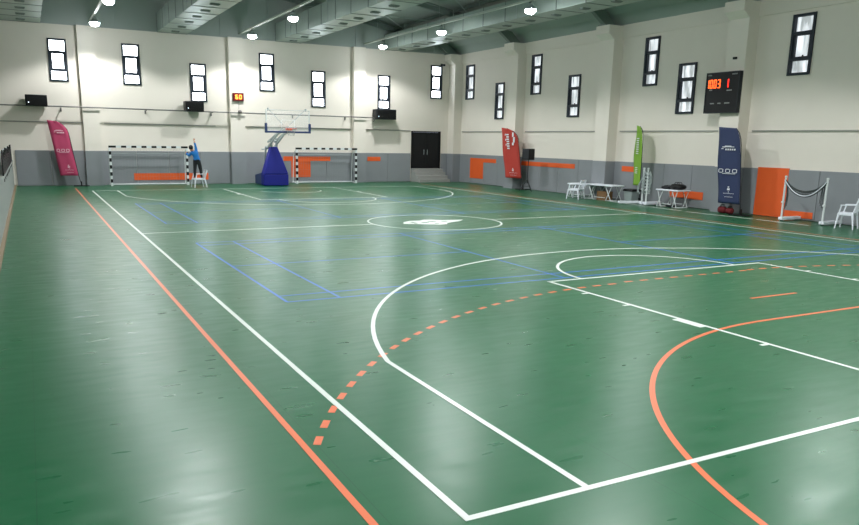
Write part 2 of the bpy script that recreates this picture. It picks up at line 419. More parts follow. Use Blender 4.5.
struct('side_tape', bm, M['line_white'], floor)
# emblem in the centre circle: a sweeping white swoosh with cut-outs
bm = B()
top = [(-.95,-.10),(-.8,.08),(-.5,.22),(-.2,.2),(0,.3),(.25,.26),(.45,.14),(.75,.14),(1.05,.1)]
bot = [(-.95,-.12),(-.7,-.2),(-.4,-.28),(-.15,-.4),(.1,-.38),(.25,-.22),(.45,-.16),(.75,-.08),(1.05,.08)]
for i in range(len(top)-1):
    P = [(7.44+x, 14.03+y*1.7) for x, y in (top[i], top[i+1], bot[i+1], bot[i])]
    hull8(bm, [(x, y, 0) for x, y in P], [(x, y, .0034) for x, y in P])
em = struct('centre_emblem', bm, M['line_white'], floor)
bm = B()
for x, y, sx, sy in ((-.60,-.05,.04,.16), (-.28,-.1,.09,.07), (.02,.08,.12,.06), (.32,-.05,.08,.05), (-.08,-.36,.06,.06)):
    box(bm, 7.44+x-sx, 7.44+x+sx, 14+y-sy, 14+y+sy, .0034, .0060)
struct('emblem_gap', bm, M['floor'], em)

# ---------------------------------------------------------------- ceiling ducts
def duct(x0, x1, zt, label):
    t = thing('air_duct', label, 'air duct', ((x0+x1)/2, YF-.02, 6.53), group='square ventilation ducts under the roof')
    hw = (x1-x0)/2; L = 36.5
    bm = B(); box(bm, -hw, hw, -L, 0, 0, zt-6.53); obj('duct_body', bm, M['duct'], t)
    n = 24; s = L/n
    for k in range(n+1):
        bm = B(); y = -k*s-.0
        e = .014
        for a, b, c, d_ in ((-hw-e, -hw, -e, zt-6.53+e), (hw, hw+e, -e, zt-6.53+e), (-hw, hw, -e, 0), (-hw, hw, zt-6.53, zt-6.53+e)):
            box(bm, a, b, max(y-.04, -L), y if k == 0 else y, c, d_)
        obj('duct_flange', bm, M['duct_seam'], t)
        if k < n:
            bm = B(); yc = -(k+.5)*s; box(bm, -.16, .16, yc-.1, yc+.1, -.03, 0)
            for q in range(4): box(bm, -.14, .14, yc-.08+q*.045, yc-.06+q*.045, -.045, -.03)
            obj('air_vent', bm, M['duct_seam'], t)
        if k % 3 == 1:
            for sx in (-hw-.02, hw+.02):
                bm = B(); bar(bm, (sx, -(k+.5)*s, 0), (sx, -(k+.5)*s, zt-6.53+.25), .012, 6); obj('hanger_rod', bm, M['grey_met'], t)
duct(-2.65, -1.25, 7.25, 'leftmost square ventilation duct, running above the left stand edge')
duct(3.29, 4.54, 7.3, 'square ventilation duct between the left and middle lamp rows')
duct(8.55, 9.78, 7.3, 'square ventilation duct between the middle and right lamp rows')
duct(14.12, 15.36, 7.22, 'square ventilation duct nearest the right wall')
# lamp rows: a cable tray each, lamps hang from it
ROWN = ('left', 'middle', 'right')
for k, x in enumerate(LAMP_X):
    t = thing('cable_tray', 'pale cable tray carrying the %s row of ceiling lamps' % ROWN[k], 'cable tray', (x, YF-.05, 6.70), group=None)
    bm = B(); box(bm, -.05, .05, -36.5, 0, 0, .012); box(bm, -.05, -.04, -36.5, 0, .012, .06); box(bm, .04, .05, -36.5, 0, .012, .06); obj('tray', bm, M['tray'], t)
    bm = B()
    for j in range(12):
        y = -1.5-j*3; zr = 9.1-abs(x-5.7)*.168 - 6.66 - .1
        bar(bm, (0, y, .01), (0, y, zr), .006, 6)
    obj('suspension_wires', bm, M['grey_met'], t)
def lamp_proto():
    t = thing('high_bay_lamp', 'x', 'ceiling lamp')
    bm = B(); lathe(bm, [(.05,.20),(.08,.19),(.09,.12),(.12,.10),(.19,.03),(.2,.0),(.19,.0),(.17,.02),(.02,.03)], 28); obj('lamp_housing', bm, M['grey_met'], t, smooth=False)
    bm = B(); lathe(bm, [(.15,.02),(.175,-.02),(.175,-.06),(.14,-.1),(.08,-.13),(.001,-.14)], 28); obj('lamp_lens', bm, M['lens'], t)
    bm = B(); bar(bm, (0,0,.2), (0,0,.27), .012); bar(bm, (-.06,0,.2), (.06,0,.2), .012); obj('lamp_hook', bm, M['charcoal'], t)
    l = bpy.data.lights.new('lamp_light', 'SPOT'); l.energy = LAMP_W; l.color = (.97, .99, 1.0); l.spot_size = math.radians(142); l.spot_blend = .3; l.shadow_soft_size = .14
    lo = bpy.data.objects.new('lamp_light', l); C.objects.link(lo); lo.parent = t; lo.location = (0, 0, -.18)
    return t
lp = lamp_proto(); first = True
order = ('against the far wall', 'second from the far wall', 'third from the far wall', 'fourth from the far wall', 'fifth from the far wall', 'sixth from the far wall', 'farthest from the far wall')
for i, x in enumerate(LAMP_X):
    for j, y in enumerate(LAMP_Y):
        t = lp if first else copy_tree(lp); first = False
        t.location = (x, y, LAMP_Z)
        tag(t, 'bright round lamp hanging in the %s row, %s' % (ROWN[i], order[j]), 'ceiling lamp', 'high bay lamps under the roof')

# ---------------------------------------------------------------- wall pipe, wall units, clocks
t = thing('wall_pipe', 'thin grey pipe running along the far wall below the windows', 'pipe', (0, YF-.38, 3.22))
bm = B(); tube(bm, [(-7, 0, .03), (0, 0, .035), (13.38, 0, -.02), (13.42, 0, -.03), (13.42, 0, -.18), (13.42, .1, -.2)], .028, 8); obj('pipe', bm, M['pipe'], t)
for x in (-4.5, -.75, 2.6, 5.45, 9.3, 12.0):
    bm = B(); box(bm, x-.02, x+.02, 0, .38, -.03, -.005); box(bm, x-.03, x+.03, .35, .38, -.16, -.005); obj('pipe_bracket', bm, M['pipe'], t)
def wall_unit(x0, x1, z0, z1, dep, label, mt):
    t = thing('wall_unit', label, 'wall unit', ((x0+x1)/2, YF, z0), group='dark box units on the far wall')
    hw, h = (x1-x0)/2, z1-z0
    bm = B(); box(bm, -hw, hw, -dep, -.12, 0, h); obj('casing', bm, mt, t, bevel=.02)
    bm = B(); box(bm, -hw+.05, hw-.05, -dep-.015, -dep, .05, h-.05)
    for k in range(6): box(bm, -hw+.07, hw-.07, -dep-.025, -dep-.015, .08+k*(h-.16)/6, .095+k*(h-.16)/6)
    obj('front_grille', bm, M['black'], t)
    for s in (-1, 1):
        bm = B(); box(bm, s*hw*.7-.03, s*hw*.7+.03, -.12, 0, .05, h-.05); obj('wall_bracket', bm, M['grey_met'], t)
    bm = B(); box(bm, -hw+.1, -hw+.13, -dep-.03, -dep-.015, .12, .15); obj('indicator_light', bm, M['led_white'], t)
wall_unit(-2.04, -1.24, 3.24, 3.68, .62, 'black box unit on the far wall, left of the crimson flag', M['black'])
wall_unit(4.22, 5.02, 3.22, 3.66, .62, 'black box unit on the far wall below a window, above the left goal', M['black'])
wall_unit(13.45, 14.55, 3.13, 3.62, .62, 'wide charcoal box unit on the far wall, left of the double door', M['charcoal'])
SEG = {'0':'abcdef','1':'bc','3':'abgcd','6':'afgedc','2':'abged','8':'abcdefg'}
def seven(bm, ch, u, v, wd, ht, fn, th=.18):
    t = wd*th; m_ = ht/2
    R = dict(a=(u+t*.6, u+wd-t*.6, v+ht-t, v+ht), d=(u+t*.6, u+wd-t*.6, v, v+t), g=(u+t*.6, u+wd-t*.6, v+m_-t/2, v+m_+t/2),
             f=(u, u+t, v+m_+t*.3, v+ht-t*.3), b=(u+wd-t, u+wd, v+m_+t*.3, v+ht-t*.3), e=(u, u+t, v+t*.3, v+m_-t*.3), c=(u+wd-t, u+wd, v+t*.3, v+m_-t*.3))
    for s in SEG[ch]: fn(bm, *R[s])
t = thing('shot_clock', 'small red digital clock on the far wall pilaster', 'clock', (6.63, YF-.31, 3.75))
bm = B(); box(bm, -.25, .25, -.08, 0, 0, .36); obj('clock_case', bm, M['redbag'], t, bevel=.01)
bm = B(); box(bm, -.2, .2, -.09, -.08, .04, .32); obj('clock_face', bm, mat('clock_face', srgb(120, 14, 8), .4), t)
bm = B()
for ch, u in (('6', -.14), ('0', .03)): seven(bm, ch, u, .08, .12, .2, lambda b, a, c, d, e: box(b, a, c, -.1, -.09, d, e), .3)
obj('clock_digits', bm, mat('led_amber', (1, .35, .05, 1), emit=2.2), t)
bm = B(); bar(bm, (.02, -.02, -.36), (.02, -.02, 0), .006, 6); obj('clock_cable', bm, M['pipe'], t)
t = thing('dome_sensor', 'small grey dome on the wall pipe under the red clock', 'sensor', (6.68, YF-.4, 3.22))
bm = B(); lathe(bm, [(.02,.13),(.07,.11),(.09,.04),(.05,.03)], 16); obj('dome', bm, M['pipe'], t)
t = thing('security_camera', 'small dark camera high in the far right corner', 'camera', (17.42, YF-.02, 5.95))
bm = B(); box(bm, -.05, .05, -.04, 0, 0, .1); bar(bm, (0, -.03, .05), (0, -.14, .03), .015); obj('mount', bm, M['charcoal'], t)
bm = B(); box(bm, -.05, .05, -.34, -.12, -.04, .06); obj('camera_body', bm, M['charcoal'], t, bevel=.01)

# scoreboard on the pillar
t = thing('scoreboard', 'black digital scoreboard with orange digits on the right wall pillar', 'scoreboard', (17.88, 13.76, 3.18))
bm = B(); box(bm, -.13, 0, -.61, .64, 0, 1.23); obj('board_case', bm, M['black'], t, bevel=.012)
bm = B()
for a, b, c, d_ in ((-.63,.66,-.02,.01), (-.63,.66,1.22,1.25), (-.63,-.60,.01,1.22), (.63,.66,.01,1.22)): box(bm, -.145, -.0, a, b, c, d_)
obj('board_rim', bm, M['charcoal'], t)
sf = lambda b, a, c, d, e: box(b, -.142, -.13, -c, -a, d, e)      # u runs towards -Y
bm = B()
for ch, u in (('1', -.66), ('0', -.52), ('0', -.37), ('3', -.22)): seven(bm, ch, u+.02, .76, .11, .27, sf, .26)
obj('time_digits', bm, M['led'], t)
bm = B(); seven(bm, '1', .12, .76, .11, .27, sf, .3); obj('period_digit', bm, M['led_red'], t)
bm = B()
for u, v, wd in ((-.6, 1.15, .16), (.34, 1.15, .2), (.18, .66, .22), (-.42, .27, .18), (-.12, .27, .12), (.14, .27, .2), (-.5, .69, .14)):
    for k in range(int(wd/.04)): sf(bm, u+k*.04, u+k*.04+.027, v, v+.035)
obj('board_lettering', bm, mat('dim_print', srgb(150, 152, 150), .5), t)
t = thing('wall_sensor', 'tiny black sensor on the pillar above the scoreboard', 'sensor', (17.9, 13.5, 4.8))
bm = B(); box(bm, -.05, 0, -.07, .07, 0, .07); obj('sensor_body', bm, M['black'], t, bevel=.008)

# ---------------------------------------------------------------- handball goals
def goal(cx, y, label, wd=3.26, h=1.70, dep=.62):
    t = thing('handball_goal', label, 'goal', (cx, y, 0), group='handball goals at the far wall')
    s = .085; hw = wd/2
    def striped(bm, u0, u1, n, fn, startblack=True):
        st = (u1-u0)/n
        for k in range(n): fn(bm, u0+k*st, u0+(k+1)*st, 1 if (k % 2 == 0) == startblack else 0)
    mats = [M['white_met'], M['black']]
    for sx in (-1, 1):
        bm = B(); xx = sx*(hw-s/2)
        striped(bm, 0, h-s, 11, lambda b, a, c, mi: box(b, xx-s/2, xx+s/2, -s/2, s/2, a, c, mi), False)
        box(bm, xx-s/2, xx+s/2, -s/2, s/2, h-s, h, 1)
        obj('goalpost', bm, mats, t)
    bm = B(); striped(bm, -hw+s, hw-s, 15, lambda b, a, c, mi: box(b, a, c, -s/2, s/2, h-s, h, mi)); obj('crossbar', bm, mats, t)
    bm = B()
    for sx in (-1, 1):
        x = sx*(hw-s/2)
        tube(bm, [(x, 0, h-.12), (x, dep*.55, h-.2), (x, dep*.8, h-.35), (x, dep, .04)], .02, 8); bar(bm, (x, 0, .03), (x, dep, .03), .025)
    bar(bm, (-hw, dep, .035), (hw, dep, .035), .03)
    obj('net_frame', bm, M['white_met'], t)
    bm = B(); bar(bm, (-hw+.05, dep*.8, h-.34), (hw-.05, dep*.8, h-.34), .014); obj('rear_bar', bm, M['grey_met'], t)
    bm = B(); r = .0018; pr = [(.03, h-.1), (dep*.55, h-.2), (dep*.8, h-.36), (dep, .06)]
    n = int(wd/.13)
    for k in range(n+1):
        x = -hw+.05+(wd-.1)*k/n
        tube(bm, [(x, a, b) for a, b in pr], r, 4)
    for k in range(14):
        q = k/13*3; i = min(int(q), 2); f_ = q-i
        yy = pr[i][0]*(1-f_)+pr[i+1][0]*f_; zz = pr[i][1]*(1-f_)+pr[i+1][1]*f_
        bar(bm, (-hw+.05, yy, zz), (hw-.05, yy, zz), r, 4)
    for sx in (-1, 1):
        x = sx*(hw-.05)
        for k in range(5):
            yy = dep*k/5+.03; bar(bm, (x, yy, .05), (x, min(yy, dep), h-.12-.3*(k/5)**2), r, 4)
        for k in range(12):
            zz = .1+k*(h-.45)/11; bar(bm, (x, .02, zz), (x, dep*.98-(.15 if zz > h-.4 else 0), zz), r, 4)
    obj('goal_net', bm, M['net'], t)
goal(2.56, 30.78, 'black and white striped goal left, person on a chair beside it')
goal(10.78, 30.85, 'black and white striped goal right of the blue basketball stand', 3.14)

# ---------------------------------------------------------------- basketball stand
t = thing('basketball_stand', 'portable basketball stand with blue padded base before the far wall', 'basketball hoop', (7.80, 29.4, 0))
bm = B(); hull8(bm, [(-.57,0,.02),(.57,0,.02),(.57,.5,.02),(-.57,.5,.02)], [(-.57,0,.52),(.57,0,.52),(.57,.5,.52),(-.57,.5,.52)])
hull8(bm, [(-.57,0,.53),(.57,0,.53),(.57,.5,.53),(-.57,.5,.53)], [(-.2,.12,1.74),(.12,.12,1.74),(.12,.42,1.74),(-.2,.42,1.74)])
obj('front_padding', bm, M['blue_pad'], t, bevel=.03)
bm = B(); hull8(bm, [(-.55,.51,.03),(.55,.51,.03),(.55,1.6,.03),(-.55,1.6,.03)], [(-.55,.51,.58),(.55,.51,.58),(.55,1.6,.44),(-.55,1.6,.44)]); obj('base_box', bm, M['navy_pad'], t, bevel=.02)
for sx in (-.14, .1):
    bm = B(); sbar(bm, (sx, .25, 1.5), (sx-.02, .15, 2.12), .08, .1); obj('mast', bm, M['grey_met'], t)
bm = B()
for sx in (-.22, .08):
    sbar(bm, (sx, .7, 1.65), (sx, -1.0, 2.3), .05, .08); sbar(bm, (sx, -1.0, 2.3), (sx+.05, -2.42, 2.58), .05, .08)
    sbar(bm, (sx, .5, 1.95), (sx+.03, -1.6, 2.5), .05, .07)
bar(bm, (-.3, .6, 1.7), (.2, .6, 1.7), .03); bar(bm, (-.3, .1, 2.0), (.2, .1, 2.0), .03)
obj('boom_arm', bm, M['grey_met'], t)
bm = B(); sbar(bm, (-.3, .9, .5), (-.28, .62, 1.75), .07, .07); bar(bm, (-.45, .75, 1.62), (-.1, .7, 1.66), .025); obj('rear_strut', bm, M['grey_met'], t)
bm = B(); sbar(bm, (.2, .9, .5), (.18, .62, 1.75), .07, .07); obj('rear_strut', bm, M['grey_met'], t)
by = -2.6; bx0, bx1, bz0, bz1 = -1.23, .74, 2.37, 3.27      # board, local
bm = B(); box(bm, bx0+.06, bx1-.06, by, by+.02, bz0+.05, bz1); obj('glass_board', bm, M['glass'], t)
bm = B()
for a, b, c, d_ in ((bx0+.05, bx1-.05, bz1-.016, bz1), (bx0+.05, bx0+.08, bz0+.4, bz1-.016), (bx1-.08, bx1-.05, bz0+.4, bz1-.016)): box(bm, a, b, by-.012, by+.032, c, d_)
xc = (bx0+bx1)/2
for a, b, c, d_ in ((xc-.28, xc-.268, bz0+.15, bz0+.5), (xc+.268, xc+.28, bz0+.15, bz0+.5), (xc-.268, xc+.268, bz0+.488, bz0+.5)): box(bm, a, b, by-.008, by-.002, c, d_)
obj('board_border', bm, M['white_met'], t)
bm = B(); box(bm, bx0, bx1, by-.03, by+.05, bz0-.03, bz0+.05); box(bm, bx0, bx0+.1, by-.03, by+.05, bz0+.05, bz0+.36); box(bm, bx1-.1, bx1, by-.03, by+.05, bz0+.05, bz0+.36)
obj('edge_padding', bm, M['navy_pad'], t, bevel=.015)
for sx in (bx0+.16, bx1-.2):
    bm = B(); bar(bm, (sx, by+.06, bz1+.04), (xc+(-.18 if sx < xc else .1), by+.12, bz0+.3), .014, 8); lathe(bm, [(.03,-.04),(.04,0),(.04,.06),(.01,.07)], 10, (sx, by+.05, bz1+.0)); obj('brace_rod', bm, M['grey_met'], t)
bm = B(); R_ = .225; cz = bz0+.14; cy = by-.38
tube(bm, [(xc+R_*math.cos(2*PI*k/28), cy+R_*math.sin(2*PI*k/28), cz) for k in range(28)], .012, 8, closed=True)
box(bm, xc-.12, xc+.12, by-.16, by-.03, cz-.06, cz+.02); obj('rim', bm, M['rim'], t)
bm = B()
for k in range(12):
    a = 2*PI*k/12
    for d_ in (.26, -.26):
        tube(bm, [(xc+.215*math.cos(a), cy+.215*math.sin(a), cz), (xc+.16*math.cos(a+d_), cy+.16*math.sin(a+d_), cz-.13), (xc+.12*math.cos(a+2*d_), cy+.12*math.sin(a+2*d_), cz-.28)], .003, 4)
obj('hoop_net', bm, M['net'], t)

# ---------------------------------------------------------------- feather flags
def flag(label, loc, rz, fmat, h0, h1, wd, lean, top, pside=1, marks=None, markmat=None, base=(.28, .28), name='feather_flag'):
    # local x along the cloth, z up; pole on the +x side (pside 1)
    t = thing(name, label, 'flag', loc, rz)
    H = h1-h0; off = lambda z: lean*(z/h1)
    n = 26; bm = B(); L, R = [], []
    for i in range(n+1):
        f = i/n; z = h0+H*f
        xr = wd/2 - (max(0, f-.76)/.24)**2.4*wd*top; xl = -wd/2
        wv = .018*math.sin(f*9)
        z2 = z - (0)
        L.append((xl+off(z), wv, z)); R.append((xr+off(z), -wv*.6, z-.04*(1 if f > .97 else 0)))
    m_ = 5; grid = []
    for a, b in zip(L, R):
        grid.append([(a[0]+(b[0]-a[0])*k/m_, a[1]+(b[1]-a[1])*k/m_+.012*math.sin(k*2.1+a[2]*3), a[2]+(b[2]-a[2])*k/m_) for k in range(m_+1)])
    F = [[bm.verts.new(p) for p in r] for r in grid]; G = [[bm.verts.new((p[0], p[1]+.006, p[2])) for p in r] for r in grid]
    for i in range(n):
        for k in range(m_):
            bm.faces.new((F[i][k], F[i][k+1], F[i+1][k+1], F[i+1][k])); bm.faces.new((G[i][k], G[i+1][k], G[i+1][k+1], G[i][k+1]))
        bm.faces.new((F[i][0], F[i+1][0], G[i+1][0], G[i][0])); bm.faces.new((F[i][m_], G[i][m_], G[i+1][m_], F[i+1][m_]))
    for k in range(m_):
        bm.faces.new((F[0][k], G[0][k], G[0][k+1], F[0][k+1])); bm.faces.new((F[n][k], F[n][k+1], G[n][k+1], G[n][k]))
    obj('banner_cloth', bm, fmat, t, smooth=True)
    bm = B()
    pp = [(wd/2+.03+off(0)*0+lean*0, .01, .05)] + [(R[i][0]+.012, .012, R[i][2]) for i in range(0, n+1, 2)]
    tube(bm, pp, .013, 8); obj('flagpole', bm, M['charcoal'], t)
    bm = B(); x = wd/2+.03; box(bm, x-base[0], x+base[0], -base[1]/1.4, base[1]/1.4, 0, .03); sbar(bm, (x, 0, .03), (x, .0, .2), .05, .05); obj('flag_base', bm, M['black'], t)
    for nm_, lo_, hi_ in (('brand_mark', .6, 1), ('middle_logo', .33, .6), ('crest_print', 0, .33)):
        mk = [q for q in (marks or []) if lo_ <= q[1] < hi_]
        if not mk: continue
        bm = B()
        for (u, v, a, b) in mk:     # centre u (of width -.5...5), v height fraction, half sizes in metres
            z = h0+H*v; x = u*wd+off(z)
            hull8(bm, [(x-a, -.04, z-b), (x+a, -.04, z-b), (x+a*1.0, -.04, z+b), (x-a*1.0, -.04, z+b)], [(x-a, -.036, z-b), (x+a, -.036, z-b), (x+a, -.036, z+b), (x-a, -.036, z+b)])
        obj(nm_, bm, markmat or M['mark'], t)
    return t
def swoosh(u, v, s=1):
    return [(u-.18*s, v+.01, .05*s, .014), (u-.02*s, v+.018, .10*s, .022), (u+.14*s, v+.012, .06*s, .012), (u-.24*s, v-.012, .03*s, .012)] + [(u-.1*s+.085*k*s, v-.022, .022*s, .026) for k in range(5)]
def rings(u, v, s=1):
    o = []
    for k in (-.30, -.04, .22):
        o += [(u+k*s-.075*s, v, .012, .05), (u+k*s+.075*s, v, .012, .05), (u+k*s, v+.022, .045*s, .01), (u+k*s, v-.022, .045*s, .01)]
    return o + [(u, v-.036, .19*s, .008)]
def crest(u, v):
    return [(u, v+.03, .025, .02), (u, v, .045, .03), (u-.0, v-.035, .02, .01)] + [(u-.22+.055*k, v-.055, .011, .009) for k in range(9)] + [(u-.16+.055*k, v-.10, .011, .009) for k in range(7)]
flag('crimson feather flag leaning left by the far wall pilaster', (-.58, 31.0, 0), 0, M['pink'], .44, 2.70, .68, -.40, .55, marks=swoosh(0, .80)+rings(.02, .46)+crest(.08, .16), markmat=M['mark_pink'], base=(.3, .25))
flag('red feather flag at the right wall beside the tripod speaker', (17.80, 25.05, 0), -PI/2+.35, M['red'], .5, 2.78, .90, -.42, .66, marks=[(.22, .86, .04, .1), (.26, .76, .05, .12), (.18, .68, .05, .06)]+[(-.12, .86-.045*k, .07, .03) for k in range(7)]+[(-.25, .86-.1*k, .02, .04) for k in range(3)]+crest(.05, .16))
flag('narrow green feather flag seen nearly edge on at the right wall', (17.85, 17.3, 0), -PI/2-.35, M['green'], .64, 2.82, .62, -.1, .5, marks=[(0, .78-.035*k, .1, .018) for k in range(8)]+[(.0, .3-.03*k, .1, .012) for k in range(4)], base=(.25, .22))
flag('navy blue feather flag standing under the scoreboard', (17.56, 12.86, 0), -PI/2+.1, M['navy'], .34, 2.72, .78, -.28, .22, marks=swoosh(0, .73, 1.15)+rings(.02, .43, 1.2)+crest(.02, .19), base=(.3, .25))

# ---------------------------------------------------------------- speaker on tripod
t = thing('tripod_speaker', 'black loudspeaker on a tripod stand beside the red flag', 'speaker', (17.45, 23.55, 0))
bm = B()
hull8(bm, [(-.16,-.27,1.38),(.18,-.2,1.38),(.18,.2,1.38),(-.16,.27,1.38)], [(-.16,-.27,1.86),(.18,-.2,1.86),(.18,.2,1.86),(-.16,.27,1.86)]); obj('speaker_cabinet', bm, M['black'], t, bevel=.02)
bm = B(); box(bm, -.175, -.16, -.24, .24, 1.42, 1.82); obj('speaker_grille', bm, M['charcoal'], t)
bm = B(); bar(bm, (0,0,.35), (0,0,1.38), .018); obj('stand_pole', bm, M['black'], t)
for k in range(3):
    a = 2*PI*k/3+.5; bm = B(); bar(bm, (0, 0, .52), (.36*math.cos(a), .36*math.sin(a), .012), .012); bar(bm, (0, 0, .22), (.2*math.cos(a), .2*math.sin(a), .24), .008); obj('stand_leg', bm, M['black'], t)

# ---------------------------------------------------------------- monobloc chairs
def chair(label, loc, rz, group=None, name='plastic_chair'):
    # faces +x locally; seat top at .39
    t = thing(name, label, 'chair', loc, rz, group)
    m_ = M['white_pl']
    bm = B(); hull8(bm, [(-.2,-.2,.355),(.22,-.22,.36),(.22,.22,.36),(-.2,.2,.355)], [(-.21,-.21,.385),(.24,-.23,.39),(.24,.23,.39),(-.21,.21,.385)])
    for s in (-1, 1): sbar(bm, (-.2, s*.21, .35), (.22, s*.225, .35), .02, .06)
    sbar(bm, (.225, -.22, .35), (.225, .22, .35), .02, .06); obj('seat', bm, m_, t, bevel=.012)
    bm = B()
    for s in (-1, 1): sbar(bm, (-.2, s*.2, .38), (-.31, s*.19, .72), .045, .03)
    for k in range(3): sbar(bm, (-.205, -.08+.08*k, .38), (-.305, -.08+.08*k, .66), .03, .018)
    sbar(bm, (-.3, -.2, .70), (-.3, .2, .70), .03, .09); obj('backrest', bm, m_, t, bevel=.008)
    for sx, sy in ((1,1),(1,-1),(-1,1),(-1,-1)):
        bm = B(); x = .21 if sx > 0 else -.19; e = .26 if sx > 0 else -.27
        hull8(bm, [(e-.015,sy*.245-.015,0),(e+.02,sy*.245-.015,0),(e+.02,sy*.245+.015,0),(e-.015,sy*.245+.015,0)],
                  [(x-.035,sy*.215-.02,.37),(x+.03,sy*.215-.02,.37),(x+.03,sy*.215+.02,.37),(x-.035,sy*.215+.02,.37)])
        obj('leg', bm, m_, t, bevel=.005)
    for s in (-1, 1):
        bm = B(); sbar(bm, (.2, s*.225, .37), (.15, s*.24, .56), .035, .03); sbar(bm, (.18, s*.24, .565), (-.26, s*.22, .58), .045, .022); obj('armrest', bm, m_, t, bevel=.006)
    return t
G_ = 'white plastic chairs'
chair('white plastic chair a person in blue stands on', (4.32, 29.25, 0), PI+.1, G_)
chair('white plastic chair in front of the left folding table', (16.85, 19.5, 0), PI*.62, G_)
c3 = chair('white plastic chair at the right edge beside the net posts', (17.45, 8.92, 0), PI/2+.28, G_); c3.scale = (.84, .86, 1.12)

# ---------------------------------------------------------------- folding tables
def table(label, y0, y1, x, zt, wd=.62):
    t = thing('folding_table', label, 'table', (x, (y0+y1)/2, 0), group='white folding tables along the right wall')
    h = (y1-y0)/2
    bm = B(); box(bm, -wd/2, wd/2, -h, h, zt-.045, zt); obj('tabletop', bm, M['white_pl'], t, bevel=.012)
    for s in (-1, 1):
        bm = B(); yo, yi = s*h*.88, s*h*.42
        for sx in (-1, 1):
            xx = sx*wd*.42
            bar(bm, (xx, yi, zt-.045), (xx, yo, .015), .014); bar(bm, (xx, yo, zt-.05), (xx, yi+s*.05, .015), .014)
        bar(bm, (-wd*.42, yo, .015), (wd*.42, yo, .015), .014); bar(bm, (-wd*.42, yi+s*.05, .015), (wd*.42, yi+s*.05, .015), .014); bar(bm, (-wd*.42, yi, zt-.06), (wd*.42, yi, zt-.06), .012)
        obj('leg_frame', bm, M['white_met'], t)
    for q in (-wd*.42, wd*.42):
        bm = B(); bar(bm, (q, -h*.42, .12), (q, h*.42, .12), .011); obj('brace', bm, M['white_met'], t)
    return t
table('white folding table behind the plastic chair, farther of the long pair', 19.36, 20.5, 17.52, .56)
table('white folding table over a brown box, nearer of the long pair', 17.87, 19.32, 17.52, .60)
table('white folding table with black bags on top', 14.9, 15.92, 17.75, .62)
t = thing('storage_box', 'brown box on the floor under the long white table', 'box', (17.52, 18.595, 0))
bm = B(); box(bm, -.16, .16, -.27, .276, 0, .3); obj('box_body', bm, M['card'], t, bevel=.01)
bm = B(); box(bm, -.17, .17, -.26, .26, .3, .34); obj('box_lid', bm, M['card'], t)
t = thing('litter_bin', 'grey bin with black lid below the green flag', 'bin', (18.02, 17.68, 0))
bm = B(); hull8(bm, [(-.17,-.18,0),(.17,-.18,0),(.17,.18,0),(-.17,.18,0)], [(-.2,-.22,.4),(.2,-.22,.4),(.2,.22,.4),(-.2,.22,.4)]); obj('bin_body', bm, M['grey_met'], t, bevel=.015)
bm = B(); hull8(bm, [(-.23,-.27,.4),(.23,-.27,.4),(.23,.27,.4),(-.23,.27,.4)], [(-.2,-.24,.48),(.2,-.24,.48),(.2,.24,.48),(-.2,.24,.48)]); obj('bin_lid', bm, M['black'], t, bevel=.015)
def bag(label, loc, rz, sx, sy, sz, mt, hand=True, group=None):
    t = thing('sports_bag', label, 'bag', loc, rz, group)
    bm = B(); n, k = 12, 16
    for_r = []
    for i in range(n+1):
        u = -1+2*i/n; r = (1-abs(u)**4)**.5*.5+.5 if abs(u) < 1 else .45
        rr = [bm.verts.new((sx*u*(1), sy*r*math.cos(2*PI*j/k)*(1+.08*math.sin(3*j+i)), sz*.5+sz*.5*r*math.sin(2*PI*j/k)*(1+.1*math.sin(2*j+2*i)*(math.sin(2*PI*j/k) > 0)) )) for j in range(k)]
        for_r.append(rr)
    for A, Bq in zip(for_r, for_r[1:]):
        for j in range(k): bm.faces.new((A[j], A[(j+1) % k], Bq[(j+1) % k], Bq[j]))
    bm.faces.new(for_r[0][::-1]); bm.faces.new(for_r[-1]); zm = min(v.co.z for v in bm.verts)
    for v in bm.verts: v.co.z = max(v.co.z-zm, 0)
    obj('bag_body', bm, mt, t, smooth=True)
    bm = B()
    for s in (-1, 1):
        bm = B(); tube(bm, [(-sx*.45, s*sy*.35, sz*.9), (-sx*.3, s*sy*.3, sz*1.25), (sx*.3, s*sy*.3, sz*1.25), (sx*.45, s*sy*.35, sz*.9)], .012, 6); obj('bag_handle', bm, M['black'], t)
bag('black bag lying on the right folding table', (17.75, 15.2, .62), PI/2, .26, .2, .2, M['black'])
bag('flat black bag beside the bigger bag on the right folding table', (17.75, 15.7, .62), PI/2+.1, .18, .16, .1, M['trouser'])
bag('dark bag on the floor under the right folding table', (17.75, 15.45, 0), PI/2, .16, .14, .08, M['trouser'])
bag('red sports bag on the floor behind the navy flag', (17.72, 13.24, 0), PI/2, .15, .10, .22, M['redbag'])
bag('dark red bag on the floor below the navy flag, next to its base', (17.72, 12.95, 0), PI/2, .12, .09, .2, M['redbag'])

# ---------------------------------------------------------------- badminton posts
def post_set(label, pts, x, h, bar_dirs, bundled=False):
    t = thing('net_posts', label, 'net posts', (x, pts[0], 0))
    for y, (b0, b1) in zip(pts, bar_dirs):
        yy = y-pts[0]
        bm = B(); bar(bm, (0, yy, .05), (0, yy, h), .028, 12); lathe(bm, [(.035,0),(.04,.03),(.02,.05)], 12, (0, yy, h)); box(bm, -.05, .02, yy-.03, yy+.03, h*.42, h*.46); o = obj('post', bm, M['white_met'], t)
        bm = B(); box(bm, b0, b1, yy-.07, yy+.07, .035, .12); obj('base_bar', bm, M['white_pl'], t, bevel=.01)
        for wx in (b0+.08, b1-.08):
            bm = B(); bar(bm, (wx, yy-.055, .035), (wx, yy+.055, .035), .035, 14); obj('wheel', bm, M['grey_met'], t)
    return t
ya, yb = 10.90, 9.62
t = post_set('white net posts with a sagging black net before the right wall', (ya, yb), 17.45, 1.27, ((-.05, .8), (-.05, .8)))
bm = B(); bt = B(); n = 20
